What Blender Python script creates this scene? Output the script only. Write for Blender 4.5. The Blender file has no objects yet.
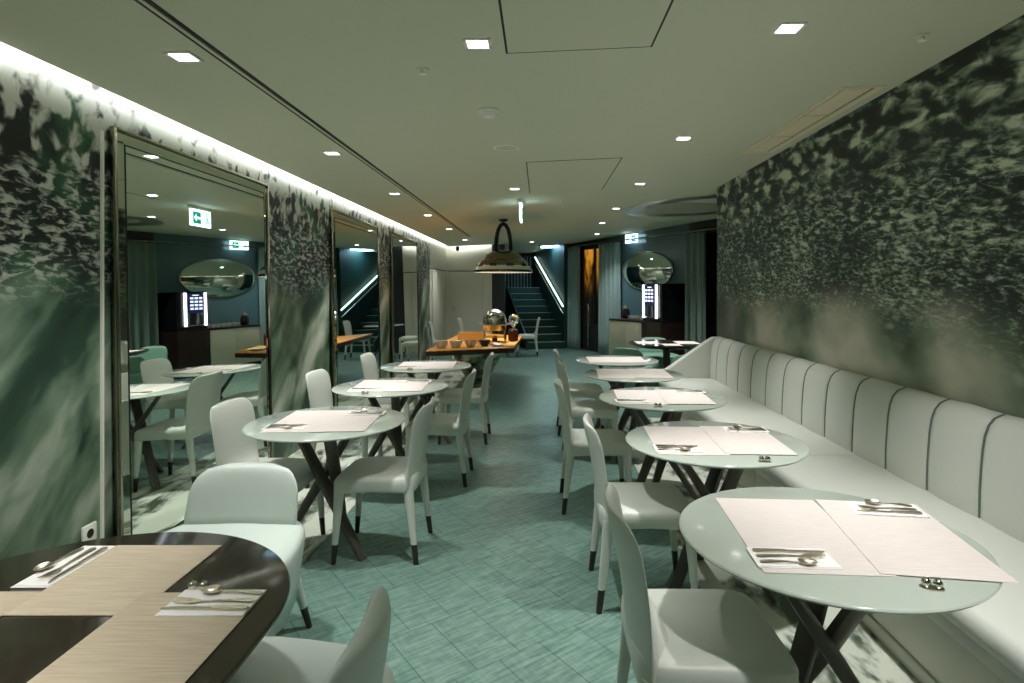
import bpy, bmesh, math, random
from mathutils import Vector, Matrix
random.seed(7)
PI = math.pi
sc = bpy.context.scene
COL = sc.collection

# ------------------------------------------------------------------ camera
cam_d = bpy.data.cameras.new('camera'); cam = bpy.data.objects.new('camera', cam_d); COL.objects.link(cam)
cam.location = (0, 0, 1.5); cam.rotation_euler = (PI/2, 0, 0)
cam_d.sensor_width = 36; cam_d.lens = 590/1024*36
cam_d.shift_x = -28/1024; cam_d.shift_y = -53.5/1024
cam_d.clip_start = 0.05
sc.camera = cam
sc.view_settings.view_transform = 'Standard'; sc.view_settings.look = 'None'
sc.view_settings.gamma = 1; sc.view_settings.use_curve_mapping = False
sc.view_settings.exposure = 0.55
w = bpy.data.worlds.new('world'); sc.world = w; w.use_nodes = True
w.node_tree.nodes['Background'].inputs[0].default_value = (.02, .025, .03, 1)

# ------------------------------------------------------------------ materials
def lin(c):
    c = c/255
    return c/12.92 if c <= .04045 else ((c+.055)/1.055)**2.4
def C(r, g, b): return (lin(r), lin(g), lin(b), 1)
MATS = {}
def mat(name, col, rough=.5, metal=0, spec=.5, emit=None, estr=0, coat=0, trans=0, sheen=0, noise=0, nscale=40, bump=0):
    if name in MATS: return MATS[name]
    m = bpy.data.materials.new(name); m.use_nodes = True
    nt = m.node_tree; b = nt.nodes['Principled BSDF']
    b.inputs['Base Color'].default_value = col
    b.inputs['Roughness'].default_value = rough
    b.inputs['Metallic'].default_value = metal
    b.inputs['Specular IOR Level'].default_value = spec
    if coat: b.inputs['Coat Weight'].default_value = coat; b.inputs['Coat Roughness'].default_value = .08
    if trans: b.inputs['Transmission Weight'].default_value = trans
    if sheen: b.inputs['Sheen Weight'].default_value = sheen
    if emit: b.inputs['Emission Color'].default_value = emit; b.inputs['Emission Strength'].default_value = estr
    if noise or bump:
        tc = nt.nodes.new('ShaderNodeTexCoord'); n = nt.nodes.new('ShaderNodeTexNoise')
        n.inputs['Scale'].default_value = nscale; n.inputs['Detail'].default_value = 4
        nt.links.new(tc.outputs['Object'], n.inputs['Vector'])
        if noise:
            mx = nt.nodes.new('ShaderNodeMix'); mx.data_type = 'RGBA'
            mx.inputs[6].default_value = tuple(c*(1-noise) for c in col[:3])+(1,)
            mx.inputs[7].default_value = tuple(min(1, c*(1+noise)) for c in col[:3])+(1,)
            nt.links.new(n.outputs[0], mx.inputs[0]); nt.links.new(mx.outputs[2], b.inputs['Base Color'])
        if bump:
            bp = nt.nodes.new('ShaderNodeBump'); bp.inputs['Strength'].default_value = bump; bp.inputs['Distance'].default_value = .01
            nt.links.new(n.outputs[0], bp.inputs['Height']); nt.links.new(bp.outputs[0], b.inputs['Normal'])
    MATS[name] = m
    return m

class NT:
    """tiny node helper"""
    def __init__(s, name):
        s.m = bpy.data.materials.new(name); s.m.use_nodes = True
        s.t = s.m.node_tree; s.b = s.t.nodes['Principled BSDF']; MATS[name] = s.m
    def n(s, kind, **kw):
        nd = s.t.nodes.new('ShaderNode'+kind)
        for k, v in kw.items(): setattr(nd, k, v)
        return nd
    def put(s, sock, v):
        if isinstance(v, bpy.types.NodeSocket): s.t.links.new(v, sock)
        elif v is not None: sock.default_value = v
    def math(s, op, a, b=None, c=None, clamp=False):
        nd = s.n('Math', operation=op, use_clamp=clamp)
        s.put(nd.inputs[0], a); s.put(nd.inputs[1], b)
        if c is not None: s.put(nd.inputs[2], c)
        return nd.outputs[0]
    def map(s, v, lo, hi, a=0, b=1, smooth=True):
        nd = s.n('MapRange'); nd.interpolation_type = 'SMOOTHSTEP' if smooth else 'LINEAR'
        s.put(nd.inputs[0], v); s.put(nd.inputs[1], lo); s.put(nd.inputs[2], hi); s.put(nd.inputs[3], a); s.put(nd.inputs[4], b)
        return nd.outputs[0]
    def mix(s, f, a, b):
        nd = s.n('Mix', data_type='RGBA'); s.put(nd.inputs[0], f); s.put(nd.inputs[6], a); s.put(nd.inputs[7], b)
        return nd.outputs[2]
    def fmix(s, f, a, b):
        nd = s.n('Mix', data_type='FLOAT'); s.put(nd.inputs[0], f); s.put(nd.inputs[2], a); s.put(nd.inputs[3], b)
        return nd.outputs[0]
    def noise(s, vec, scale, detail=3, rough=.5, dist=0):
        nd = s.n('TexNoise'); s.put(nd.inputs['Vector'], vec); nd.inputs['Scale'].default_value = scale
        nd.inputs['Detail'].default_value = detail; nd.inputs['Roughness'].default_value = rough; nd.inputs['Distortion'].default_value = dist
        return nd.outputs[0]
    def vec(s, scale=(1, 1, 1), rot=(0, 0, 0), loc=(0, 0, 0)):
        if not hasattr(s, 'tc'): s.tc = s.n('TexCoord').outputs['Object']
        nd = s.n('Mapping'); s.put(nd.inputs[0], s.tc)
        nd.inputs['Location'].default_value = loc; nd.inputs['Rotation'].default_value = rot; nd.inputs['Scale'].default_value = scale
        return nd.outputs[0]
    def xyz(s):
        if not hasattr(s, 'tc'): s.tc = s.n('TexCoord').outputs['Object']
        nd = s.n('SeparateXYZ'); s.put(nd.inputs[0], s.tc); return nd.outputs

def drops(t, vec, scale, lo, hi, rlo, rhi):
    nd = t.n('TexVoronoi'); t.put(nd.inputs['Vector'], vec); nd.inputs['Scale'].default_value = scale
    sp = t.n('SeparateColor'); t.put(sp.inputs[0], nd.outputs['Color'])
    return t.math('MULTIPLY', t.map(nd.outputs['Distance'], hi, lo), t.map(sp.outputs[0], rlo, rhi))
def warp(t, vec, scale, amt):
    nd = t.n('TexNoise'); t.put(nd.inputs['Vector'], vec); nd.inputs['Scale'].default_value = scale; nd.inputs['Detail'].default_value = 2
    sb = t.n('VectorMath', operation='SUBTRACT'); t.put(sb.inputs[0], nd.outputs['Color']); sb.inputs[1].default_value = (.5, .5, .5)
    sc_ = t.n('VectorMath', operation='SCALE'); t.put(sc_.inputs[0], sb.outputs[0]); sc_.inputs['Scale'].default_value = amt
    ad = t.n('VectorMath', operation='ADD'); t.put(ad.inputs[0], vec); t.put(ad.inputs[1], sc_.outputs[0]); return ad.outputs[0]
def rs(t, rot, scale):
    """wall coordinates turned in the wall plane first, then squeezed, so streaks follow the turn"""
    m1 = t.vec((0, 1, 1), (rot, 0, 0)); nd = t.n('Mapping'); t.put(nd.inputs[0], m1); nd.inputs['Scale'].default_value = (1, scale[0], scale[1])
    return nd.outputs[0]
def tone(t, f, stops):
    nd = t.n('ValToRGB'); t.put(nd.inputs[0], f); e = nd.color_ramp.elements
    while len(e) < len(stops): e.new(.5)
    for el, (p, c) in zip(e, stops): el.position = p; el.color = c
    return nd.outputs[0]
def mural_right():
    t = NT('water_mural_dark'); x, y, z = t.xyz()
    wob = t.noise(t.vec((0, .5, .5)), 1.3, 2)
    zz = t.math('ADD', z, t.math('MULTIPLY', t.math('SUBTRACT', wob, .5), .45))
    big = t.noise(warp(t, rs(t, -.12, (.55, 1.3)), 4, .10), 9.5, 3, .5, .4)
    mid = t.noise(warp(t, rs(t, -.10, (.55, 1.7)), 8, .06), 19, 4, .62, .4)
    fine = t.noise(warp(t, rs(t, -.08, (.6, 1.8)), 12, .05), 32, 3, .65, .3)
    f = t.fmix(t.map(z, 1.95, 2.45), mid, big)
    f = t.fmix(t.math('MULTIPLY', t.map(z, 2.05, 1.6), .6), f, fine)
    patch = t.noise(rs(t, -.15, (.5, 1.3)), 2.6, 2)
    f = t.math('ADD', f, t.math('MULTIPLY', t.math('SUBTRACT', patch, .5), .22))
    d1 = drops(t, warp(t, rs(t, -.12, (.6, 1.2)), 6, .09), 9, .05, .55, .35, .9)
    f = t.math('ADD', f, t.math('MULTIPLY', d1, .10))
    water = tone(t, f, [(.39, C(12, 22, 18)), (.485, C(34, 52, 42)), (.56, C(120, 136, 116)), (.66, C(208, 216, 192))])
    sm = t.noise(t.vec((0, .8, 1.0), (.3, 0, 0)), 1.7, 3, .45)
    low = tone(t, sm, [(.30, C(58, 84, 64)), (.45, C(140, 150, 130)), (.62, C(204, 200, 184))])
    bl = drops(t, warp(t, rs(t, 0, (.8, 1.3)), 5, .06), 10, .05, .55, .4, .9)
    low = t.mix(t.math('MULTIPLY', bl, t.map(zz, 1.05, 1.35, 0, .55)), low, C(206, 212, 192))
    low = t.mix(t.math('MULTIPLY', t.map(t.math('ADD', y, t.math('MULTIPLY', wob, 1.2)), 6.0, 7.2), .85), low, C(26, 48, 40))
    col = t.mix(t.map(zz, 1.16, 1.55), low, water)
    t.put(t.b.inputs['Base Color'], col); t.b.inputs['Roughness'].default_value = .5
    return t.m
def mural_left():
    t = NT('water_mural_green'); x, y, z = t.xyz()
    wob = t.noise(t.vec((0, .9, .5)), 1.3, 2)
    zz = t.math('ADD', z, t.math('MULTIPLY', t.math('SUBTRACT', wob, .5), .5))
    big = t.noise(warp(t, rs(t, .3, (1.1, .9)), 4, .12), 8.5, 3, .5, .3)
    mid = t.noise(warp(t, rs(t, .05, (.65, 1.7)), 8, .07), 19, 4, .6, .4)
    f = t.fmix(t.map(z, 1.9, 2.2), mid, big)
    d1 = drops(t, warp(t, rs(t, .2, (1.25, .8)), 6, .10), 10, .05, .5, .3, .8)
    f = t.math('ADD', f, t.math('MULTIPLY', d1, t.map(z, 1.8, 2.15, .06, .20)))
    f = t.math('ADD', f, t.map(z, 2.2, 2.5, 0, .18))
    gr = t.map(t.noise(t.vec((0, 1, 1)), 3, 2), .45, .62)
    dark = t.mix(gr, C(12, 24, 18), C(44, 92, 62))
    m = t.map(f, .47, .64)
    water = t.mix(m, dark, C(214, 218, 208))
    cl = t.noise(warp(t, rs(t, -.85, (.55, 1.35)), 2.5, .25), 1.7, 4, .5, .2)
    low = tone(t, cl, [(.30, C(14, 32, 24)), (.43, C(36, 68, 50)), (.52, C(116, 138, 116)), (.64, C(206, 210, 196))])
    col = t.mix(t.map(zz, 1.36, 1.72), low, water)
    t.put(t.b.inputs['Base Color'], col); t.b.inputs['Roughness'].default_value = .45
    return t.m
def mural_floor():
    t = NT('stone_print_floor')
    a = t.noise(t.vec((1.6, .8, 1), (0, 0, .5)), 2.6, 4, .6, .6)
    b = t.noise(t.vec((1, .35, 1), (0, 0, .5)), 14, 3, .6, .4)
    f = t.math('ADD', t.math('MULTIPLY', a, .75), t.math('MULTIPLY', b, .25))
    col = t.mix(t.map(f, .40, .53), C(62, 76, 58), C(214, 220, 206))
    t.put(t.b.inputs['Base Color'], col); t.b.inputs['Roughness'].default_value = .35
    return t.m
def floor_mat():
    t = NT('teal_woven_tile')
    R = math.radians(37)
    v = t.vec((1, 1, 1), (0, 0, -R))
    s1 = t.noise(t.vec((5, 75, 1), (0, 0, -R)), 1.0, 3, .6)
    s1v = t.n('Mapping')
    # stretched streaks: rotate first, then squash along the streak
    t.put(s1v.inputs[0], v); s1v.inputs['Scale'].default_value = (7, 55, 1)
    s1 = t.noise(s1v.outputs[0], 1.0, 4, .65, .2)
    s2v = t.n('Mapping'); t.put(s2v.inputs[0], v); s2v.inputs['Scale'].default_value = (60, 9, 1)
    s2 = t.noise(s2v.outputs[0], 1.0, 2, .5)
    f = t.math('ADD', t.math('MULTIPLY', s1, .8), t.math('MULTIPLY', s2, .2))
    col = t.mix(t.map(f, .33, .68), C(84, 118, 109), C(130, 158, 146))
    big = t.noise(t.vec((1, 1, 1)), .9, 2)
    col = t.mix(t.map(big, .4, .7, 0, .25), col, C(84, 122, 114))
    br = t.n('TexBrick'); br.offset = .5; t.put(br.inputs['Vector'], v)
    br.inputs['Scale'].default_value = 1; br.inputs['Brick Width'].default_value = .20; br.inputs['Row Height'].default_value = .40
    br.inputs['Mortar Size'].default_value = .0028; br.inputs['Mortar Smooth'].default_value = .3
    col = t.mix(t.math('MULTIPLY', br.outputs['Fac'], .6), col, C(40, 70, 66))
    t.put(t.b.inputs['Base Color'], col)
    t.put(t.b.inputs['Roughness'], t.map(f, .3, .7, .42, .27))
    bp = t.n('Bump'); bp.inputs['Strength'].default_value = .5; bp.inputs['Distance'].default_value = .004
    h = t.math('SUBTRACT', f, t.math('MULTIPLY', br.outputs['Fac'], .5)); t.put(bp.inputs['Height'], h)
    t.put(t.b.inputs['Normal'], bp.outputs[0])
    return t.m
def mat_weave():
    t = NT('woven_placemat')
    a = t.noise(t.vec((14, 120, 1)), 1, 3)
    col = t.mix(t.map(a, .3, .7), C(222, 212, 207), C(230, 221, 216))
    t.put(t.b.inputs['Base Color'], col); t.b.inputs['Roughness'].default_value = .7
    return t.m
def mat_weave2():
    t = NT('straw_placemat')
    a = t.noise(t.vec((8, 150, 1)), 1, 3)
    col = t.mix(t.map(a, .3, .7), C(196, 180, 154), C(212, 198, 174))
    t.put(t.b.inputs['Base Color'], col); t.b.inputs['Roughness'].default_value = .65
    return t.m
def wood_orange():
    t = NT('oiled_orange_wood')
    a = t.noise(t.vec((2, 26, 2)), 1.2, 4, .6, .8)
    col = t.mix(t.map(a, .3, .7), C(204, 124, 42), C(246, 178, 74))
    t.put(t.b.inputs['Base Color'], col); t.b.inputs['Roughness'].default_value = .35
    return t.m
def rock():
    t = NT('hammered_silver_stone')
    a = t.noise(t.vec((1, 1, 2.5)), 5, 3, .6, .5)
    col = t.mix(t.map(a, .35, .65), C(60, 66, 58), C(196, 196, 172))
    t.put(t.b.inputs['Base Color'], col); t.b.inputs['Roughness'].default_value = .3; t.b.inputs['Metallic'].default_value = .6
    return t.m
def facade():
    t = NT('lit_facade_outside'); x, y, z = t.xyz()
    a = t.noise(t.vec((2.2, 2.2, .9)), 2.2, 3, .55, .6)
    f = t.math('MULTIPLY', t.map(a, .34, .6), t.map(z, 1.2, 2.5))
    col = t.mix(f, C(18, 14, 12), C(240, 150, 30))
    t.put(t.b.inputs['Base Color'], C(20, 18, 16)); t.put(t.b.inputs['Emission Color'], col); t.b.inputs['Emission Strength'].default_value = .75
    return t.m

M_MURAL_R = mural_right(); M_MURAL_L = mural_left(); M_FLOOR = floor_mat(); M_STONE = mural_floor()
M_MAT = mat_weave(); M_STRAW = mat_weave2(); M_WOOD = wood_orange(); M_ROCK = rock(); M_FAC = facade()
M_CEIL = mat('ceiling_paint', C(214, 217, 192), .6, noise=.02, nscale=1.5)
M_WHITE = mat('white_paint', C(222, 222, 208), .5)
M_PANEL = mat('cream_panel', C(208, 208, 194), .45)
M_TEALWALL = mat('teal_gloss_wall', C(84, 116, 126), .16, spec=.6)
M_DKGREEN = mat('dark_green_wall', C(34, 62, 56), .5)
M_DARK = mat('charcoal_wall', C(34, 40, 42), .5)
M_CHAIR = mat('pale_leather', C(208, 213, 204), .42, bump=.03, nscale=260)
M_LOUNGE = mat('pale_leather_lounge', C(200, 212, 204), .42, bump=.03, nscale=260)
M_TEALCH = mat('sage_leather', C(120, 160, 140), .42, bump=.03, nscale=260)
M_SEAT = mat('banquette_leather', C(210, 214, 206), .42, bump=.03, nscale=200)
M_TIP = mat('dark_brown_leg_tip', C(46, 34, 30), .35)
M_GLASS = mat('back_painted_glass', C(190, 200, 190), .14, spec=.55, coat=.4)
M_LEG = mat('bronze_black_metal', C(80, 76, 66), .4)
M_GLOSSBR = mat('gloss_dark_lacquer', C(54, 48, 38), .13, spec=.7)
M_STEEL = mat('polished_steel', C(205, 205, 196), .16, metal=1)
M_CUT = mat('cutlery_steel', C(222, 212, 192), .3, metal=1)
M_BRONZE = mat('brushed_bronze_frame', C(140, 138, 118), .2, metal=1)
M_MIRROR = mat('mirror_silver', C(222, 232, 224), .012, metal=1)
M_BEVEL = mat('mirror_border', C(196, 204, 190), .03, metal=1)
M_BLACK = mat('black_plastic', C(18, 20, 26), .3)
M_SLOT = mat('black_slot', C(22, 22, 18), .6)
M_NAP = mat('white_napkin', C(250, 248, 246), .7)
M_TRIMW = mat('white_trim', C(248, 248, 238), .4)
M_VENT = mat('beige_vent', C(240, 230, 196), .5)
M_LENS = mat('downlight_lens', C(255, 255, 255), .4, emit=(1, .98, .94, 1), estr=9)
M_LED = mat('led_strip', C(255, 255, 255), .4, emit=(.96, .97, 1, 1), estr=24.0)
M_LEDG = mat('handrail_led', C(230, 255, 240), .4, emit=(.72, 1, .86, 1), estr=1.8)
M_LEDB = mat('blue_light_panel', C(230, 245, 255), .4, emit=(.42, .72, 1, 1), estr=14)
M_SIGNW = mat('exit_sign_white', C(240, 255, 252), .4, emit=(.66, .88, 1, 1), estr=2.6)
M_SIGNG = mat('exit_sign_green', C(0, 140, 90), .4, emit=(.0, .36, .2, 1), estr=.6)
M_CURT = mat('lit_teal_curtain', C(150, 178, 178), .85, sheen=.2)  # brighter, bluer copy of the curtain fabric, with the lamp light put into its colour
M_CURTG = mat('grey_green_curtain', C(128, 150, 140), .85, sheen=.2)
M_MAROON = mat('maroon_backdrop', C(58, 24, 22), .6)
M_BROWNCAB = mat('dark_brown_cabinet', C(44, 28, 24), .35)
M_CREAMCAB = mat('cream_cabinet_front', C(214, 210, 190), .4)
M_CLEAR = mat('clear_glass', C(235, 245, 240), .02, trans=1)
M_DOORGL = mat('door_glass', C(225, 240, 235), .02, trans=1)
M_STAIR = mat('stair_tread_green', C(36, 66, 60), .45)
M_NOSE = mat('stair_nosing', C(180, 206, 196), .35)
M_SCREEN = mat('coffee_screen', C(14, 16, 34), .2, emit=(.01, .012, .05, 1), estr=1)
M_ICON = mat('screen_icons', C(200, 210, 255), .4, emit=(.6, .66, 1, 1), estr=1.6)
M_WLED = mat('machine_led', C(240, 240, 255), .4, emit=(.9, .9, 1, 1), estr=3)
M_PORC = mat('porcelain', C(226, 226, 220), .25)
M_JAM = mat('dark_red_preserve', C(110, 36, 32), .2)
M_YEL = mat('yellow_cloth', C(232, 176, 52), .7)
M_CRATE = mat('pale_wood_slats', C(218, 176, 104), .5)
M_PASTRY = mat('baked_pastry', C(196, 128, 62), .6, noise=.25, nscale=30)
M_DKTEAL = mat('sage_grey_bowl', C(60, 72, 70), .3)

# ------------------------------------------------------------------ mesh builder
class MB:
    def __init__(s): s.v = []; s.f = []; s.mi = []
    def add(s, vs, fs, mi=0):
        o = len(s.v); s.v += [tuple(v) for v in vs]; s.f += [tuple(o+i for i in f) for f in fs]; s.mi += [mi]*len(fs); return s
    def box(s, x0, x1, y0, y1, z0, z1, M=None, mi=0):
        vs = [Vector((x, y, z)) for z in (z0, z1) for x, y in ((x0, y0), (x1, y0), (x1, y1), (x0, y1))]
        if M: vs = [M @ v for v in vs]
        return s.add(vs, [(3, 2, 1, 0), (4, 5, 6, 7), (0, 1, 5, 4), (1, 2, 6, 5), (2, 3, 7, 6), (3, 0, 4, 7)], mi)
    def rings(s, rs, cap0=True, cap1=True, mi=0):
        n = len(rs[0]); vs = [p for r in rs for p in r]; fs = []
        for k in range(len(rs)-1):
            for i in range(n):
                j = (i+1) % n; fs.append((k*n+i, k*n+j, (k+1)*n+j, (k+1)*n+i))
        if cap0: fs.append(tuple(range(n-1, -1, -1)))
        if cap1: fs.append(tuple((len(rs)-1)*n+i for i in range(n)))
        return s.add(vs, fs, mi)
    def tube(s, pts, rad, seg=10, up=None, mi=0, closed=False):
        pts = [Vector(p) for p in pts]; rs = []
        if not isinstance(rad, (list, tuple)): rad = [rad]*len(pts)
        prev = None
        for i, p in enumerate(pts):
            d = (pts[min(i+1, len(pts)-1)]-pts[max(i-1, 0)]).normalized()
            a = Vector(up) if up else (prev if prev else (Vector((0, 0, 1)) if abs(d.z) < .9 else Vector((1, 0, 0))))
            e1 = (a-d*a.dot(d)).normalized(); e2 = d.cross(e1); prev = e1
            r = rad[i]; rx, ry = r if isinstance(r, (tuple, list)) else (r, r)
            rs.append([p+e1*(rx*math.cos(2*PI*k/seg))+e2*(ry*math.sin(2*PI*k/seg)) for k in range(seg)])
        return s.rings(rs, mi=mi)
    def lathe(s, prof, seg=32, cx=0, cy=0, mi=0, cap=True):
        rs = [[(cx+r*math.cos(2*PI*k/seg), cy+r*math.sin(2*PI*k/seg), z) for k in range(seg)] for r, z in prof]
        return s.rings(rs, cap, cap, mi)
    def prism(s, outline, ax, a0, a1, mi=0):
        """outline: 2D points; ax: extrusion axis 'x','y','z'"""
        def P(u, v, t): return {'x': (t, u, v), 'y': (u, t, v), 'z': (u, v, t)}[ax]
        return s.rings([[P(u, v, a0) for u, v in outline], [P(u, v, a1) for u, v in outline]], mi=mi)
    def build(s, name, m, parent=None, bevel=0, seg=2, smooth=True, loc=None, rotz=0, sharp=35):
        me = bpy.data.meshes.new(name); bm = bmesh.new()
        vs = [bm.verts.new(v) for v in s.v]
        for f, i in zip(s.f, s.mi):
            try: fc = bm.faces.new([vs[k] for k in f]); fc.material_index = i
            except ValueError: pass
        bmesh.ops.remove_doubles(bm, verts=bm.verts, dist=1e-6)
        bmesh.ops.recalc_face_normals(bm, faces=bm.faces)
        if bevel:
            es = [e for e in bm.edges if len(e.link_faces) == 2 and e.calc_face_angle(0) > math.radians(sharp)]
            bmesh.ops.bevel(bm, geom=es, offset=bevel, segments=seg, affect='EDGES', profile=.5, clamp_overlap=True)
        for f in bm.faces: f.smooth = smooth
        if smooth:
            for e in bm.edges:
                if len(e.link_faces) == 2 and e.calc_face_angle(0) > math.radians(sharp+8): e.smooth = False
        bm.to_mesh(me); bm.free()
        for mm in (m if isinstance(m, (list, tuple)) else [m]): me.materials.append(mm)
        o = bpy.data.objects.new(name, me); COL.objects.link(o)
        if parent: o.parent = parent
        if loc: o.location = loc
        o.rotation_euler.z = rotz
        return o

def tag(o, label, cat, group=None):
    o['label'] = label; o['category'] = cat
    if group: o['group'] = group
    return o
def thing(name, label, cat, loc=(0, 0, 0), rotz=0, group=None):
    o = bpy.data.objects.new(name, None); COL.objects.link(o); o.empty_display_size = .1
    o.location = loc; o.rotation_euler.z = rotz
    return tag(o, label, cat, group)
def struct(o): o['kind'] = 'structure'; return o
def dup(root, loc, rotz=0, label=None, group=None):
    r = root.copy(); COL.objects.link(r); r.location = loc; r.rotation_euler = (0, 0, rotz)
    if label: r['label'] = label
    if group: r['group'] = group
    for ch in list(root.children):
        c = ch.copy(); COL.objects.link(c); c.parent = r
        for g in list(ch.children):
            d = g.copy(); COL.objects.link(d); d.parent = c
    return r
def superell(n, ax, ay, e=2.6, cx=0, cy=0):
    out = []
    for k in range(n):
        t = 2*PI*k/n; c, s_ = math.cos(t), math.sin(t)
        out.append((cx+ax*math.copysign(abs(c)**(2/e), c), cy+ay*math.copysign(abs(s_)**(2/e), s_)))
    return out

# ------------------------------------------------------------------ room shell
XL, XR, HW = -2.23, 2.07, 6.9
SL = .047
def zc(x): return 2.473+(x+2.13)*SL
Y0 = -1.7
# ceiling: gently sloping slab, its left edge stops short of the mirror wall (light cove)
m = MB()
XC0 = -2.13; XC1 = 4.2
def ceil_poly(mb, x0, x1, y0, y1, t=.05):
    vs = [(x, y, zc(x)+dz) for dz in (0, t) for x, y in ((x0, y0), (x1, y0), (x1, y1), (x0, y1))]
    mb.add(vs, [(3, 2, 1, 0), (4, 5, 6, 7), (0, 1, 5, 4), (1, 2, 6, 5), (2, 3, 7, 6), (3, 0, 4, 7)])
ceil_poly(m, XC0, XC1, Y0, 13.84); ceil_poly(m, -1.0, XC1, 13.84, 18.2)
struct(m.build('ceiling', M_CEIL, smooth=False))
m = MB().box(-2.7, -2.03, Y0, 14.2, 2.86, 2.9); m.box(-2.6, -.9, 13.85, 14.3, 2.861, 2.9); struct(m.build('ceiling_cove', M_WHITE, smooth=False))
m = MB().box(-2.7, 4.4, Y0-.2, 18.4, -.1, 0); struct(m.build('floor', M_FLOOR, smooth=False))
m = MB().box(XL, -1.28, Y0, 11.9, .0, .004); struct(m.build('floor_left', M_STONE, smooth=False))
m = MB().box(.80, 1.6, Y0, 6.8, .0, .004); struct(m.build('floor_right', M_STONE, smooth=False))
m = MB().box(XL-.12, XL, Y0, 11.95, 0, 2.86); struct(m.build('wall_left', M_MURAL_L, smooth=False))
m = MB().box(XL-.12, XL, 11.95, 14.0, 0, 2.86); struct(m.build('wall_left_panel', M_PANEL, smooth=False))
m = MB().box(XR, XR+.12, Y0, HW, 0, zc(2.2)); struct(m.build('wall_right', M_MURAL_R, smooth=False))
m = MB().box(XR+.12, 4.1, HW-.12, HW, 0, zc(4.1)); struct(m.build('wall_alcove', M_DARK, smooth=False))
m = MB().box(3.9, 4.02, HW, 9.2, 0, zc(4.1)); struct(m.build('wall_alcove_side', M_DARK, smooth=False))
m = MB().box(XL-.1, XR+.1, Y0-.12, Y0, 0, 2.95); struct(m.build('wall_front', M_PANEL, smooth=False))
m = MB().box(XL-.1, -1.14, 14.0, 14.12, 0, 2.86); struct(m.build('wall_back', M_PANEL, smooth=False))
m = MB().box(-1.14, -.84, 14.0, 14.3, 0, 2.62); struct(m.build('wall_back_pier', M_DARK, smooth=False))
m = MB().box(-2.4, 1.2, 17.9, 18.0, 0, 3.0); struct(m.build('wall_stairwell', M_DKGREEN, smooth=False))
m = MB().box(-1.9, -1.8, 14.3, 17.9, 0, 3.0); struct(m.build('wall_stairwell_left', M_DKGREEN, smooth=False))
# panelled doors and dark lines above them on the white back wall
m = MB().box(-2.19, -1.15, 13.985, 14.0, 1.895, 1.91); struct(m.build('trim_1', M_SLOT))
m = MB().box(XL, XL+.012, 11.98, 13.99, 1.895, 1.91); struct(m.build('trim_2', M_SLOT))
d = MB().box(-2.10, -1.36, 13.97, 13.998, .01, 1.885).build('door_1', M_PANEL, bevel=.004); struct(d)
MB().tube([(-2.03, 13.97, 1.02), (-2.03, 13.92, 1.02)], .012).lathe([(.001, 1.0), (.024, 1.0), (.024, 1.045), (.001, 1.045)], 14, -2.03, 13.915).build('handle', M_STEEL, d)
m = MB().box(-1.345, -1.16, 13.98, 13.999, .01, 1.885); struct(m.build('trim_3', M_PANEL, bevel=.003))
m = MB().box(XL+.001, XL+.02, 12.15, 13.7, .01, 1.885); struct(m.build('door_2', M_PANEL, bevel=.003))
# wall trim strip beside the first mirror
m = MB().box(XL, XL+.012, 2.990, 3.004, 0, 2.30); struct(m.build('trim_4', M_TRIMW))
m = MB().box(XL, XL+.02, Y0, 2.9, 0, .06); struct(m.build('baseboard_left', M_SLOT))
# cove light strip hidden above the ceiling edge
led = MB().box(-2.12, -2.10, Y0, 13.85, 2.526, 2.546).build('cove_light_strip', M_LED)
tag(led, 'white strip light in the ceiling cove above the mirror wall', 'strip light')
led = MB().box(-2.1, -1.15, 13.79, 13.82, 2.585, 2.605).build('cove_light_strip', M_LED)
tag(led, 'white strip light in the cove above the white back doors', 'strip light')
# double black slot in the ceiling
m = MB()
for dx in (0, .034):
    x = -1.415+dx; m.box(x, x+.018, Y0, 11.6, zc(x)-.004, zc(x)+.01)
m.box(-1.397, -1.381, Y0, 11.6, zc(-1.4)-.008, zc(-1.4)+.01, mi=1)
struct(m.build('trim_5', [M_SLOT, M_CEIL], smooth=False))
# access panels
def access_panel(label, x0, x1, y0, y1):
    t = thing('access_panel', label, 'access panel', ((x0+x1)/2, (y0+y1)/2, zc((x0+x1)/2)), group='ceiling access panels')
    a, b = (x1-x0)/2, (y1-y0)/2
    def sl(x): return x*SL
    def quad(mb, xa, xb, ya, yb, t0, t1):
        vs = [(x, y, sl(x)+dz) for dz in (t0, t1) for x, y in ((xa, ya), (xb, ya), (xb, yb), (xa, yb))]
        mb.add(vs, [(3, 2, 1, 0), (4, 5, 6, 7), (0, 1, 5, 4), (1, 2, 6, 5), (2, 3, 7, 6), (3, 0, 4, 7)])
    p = MB(); quad(p, -a+.01, a-.01, -b+.01, b-.01, -.003, .01); p.build('panel', M_CEIL, t, smooth=False)
    g = MB()
    for q in ((-a, a, -b, -b+.012), (-a, a, b-.012, b), (-a, -a+.012, -b, b), (a-.012, a, -b, b)): quad(g, *q, -.002, .01)
    g.build('gap_frame', M_SLOT, t, smooth=False)
access_panel('large flush access panel in the ceiling, cut off by the top of the photo', -.155, .51, 1.7, 2.68)
access_panel('small flush access panel in the ceiling above the hanging exit sign', -.12, .70, 5.0, 6.65)

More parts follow.
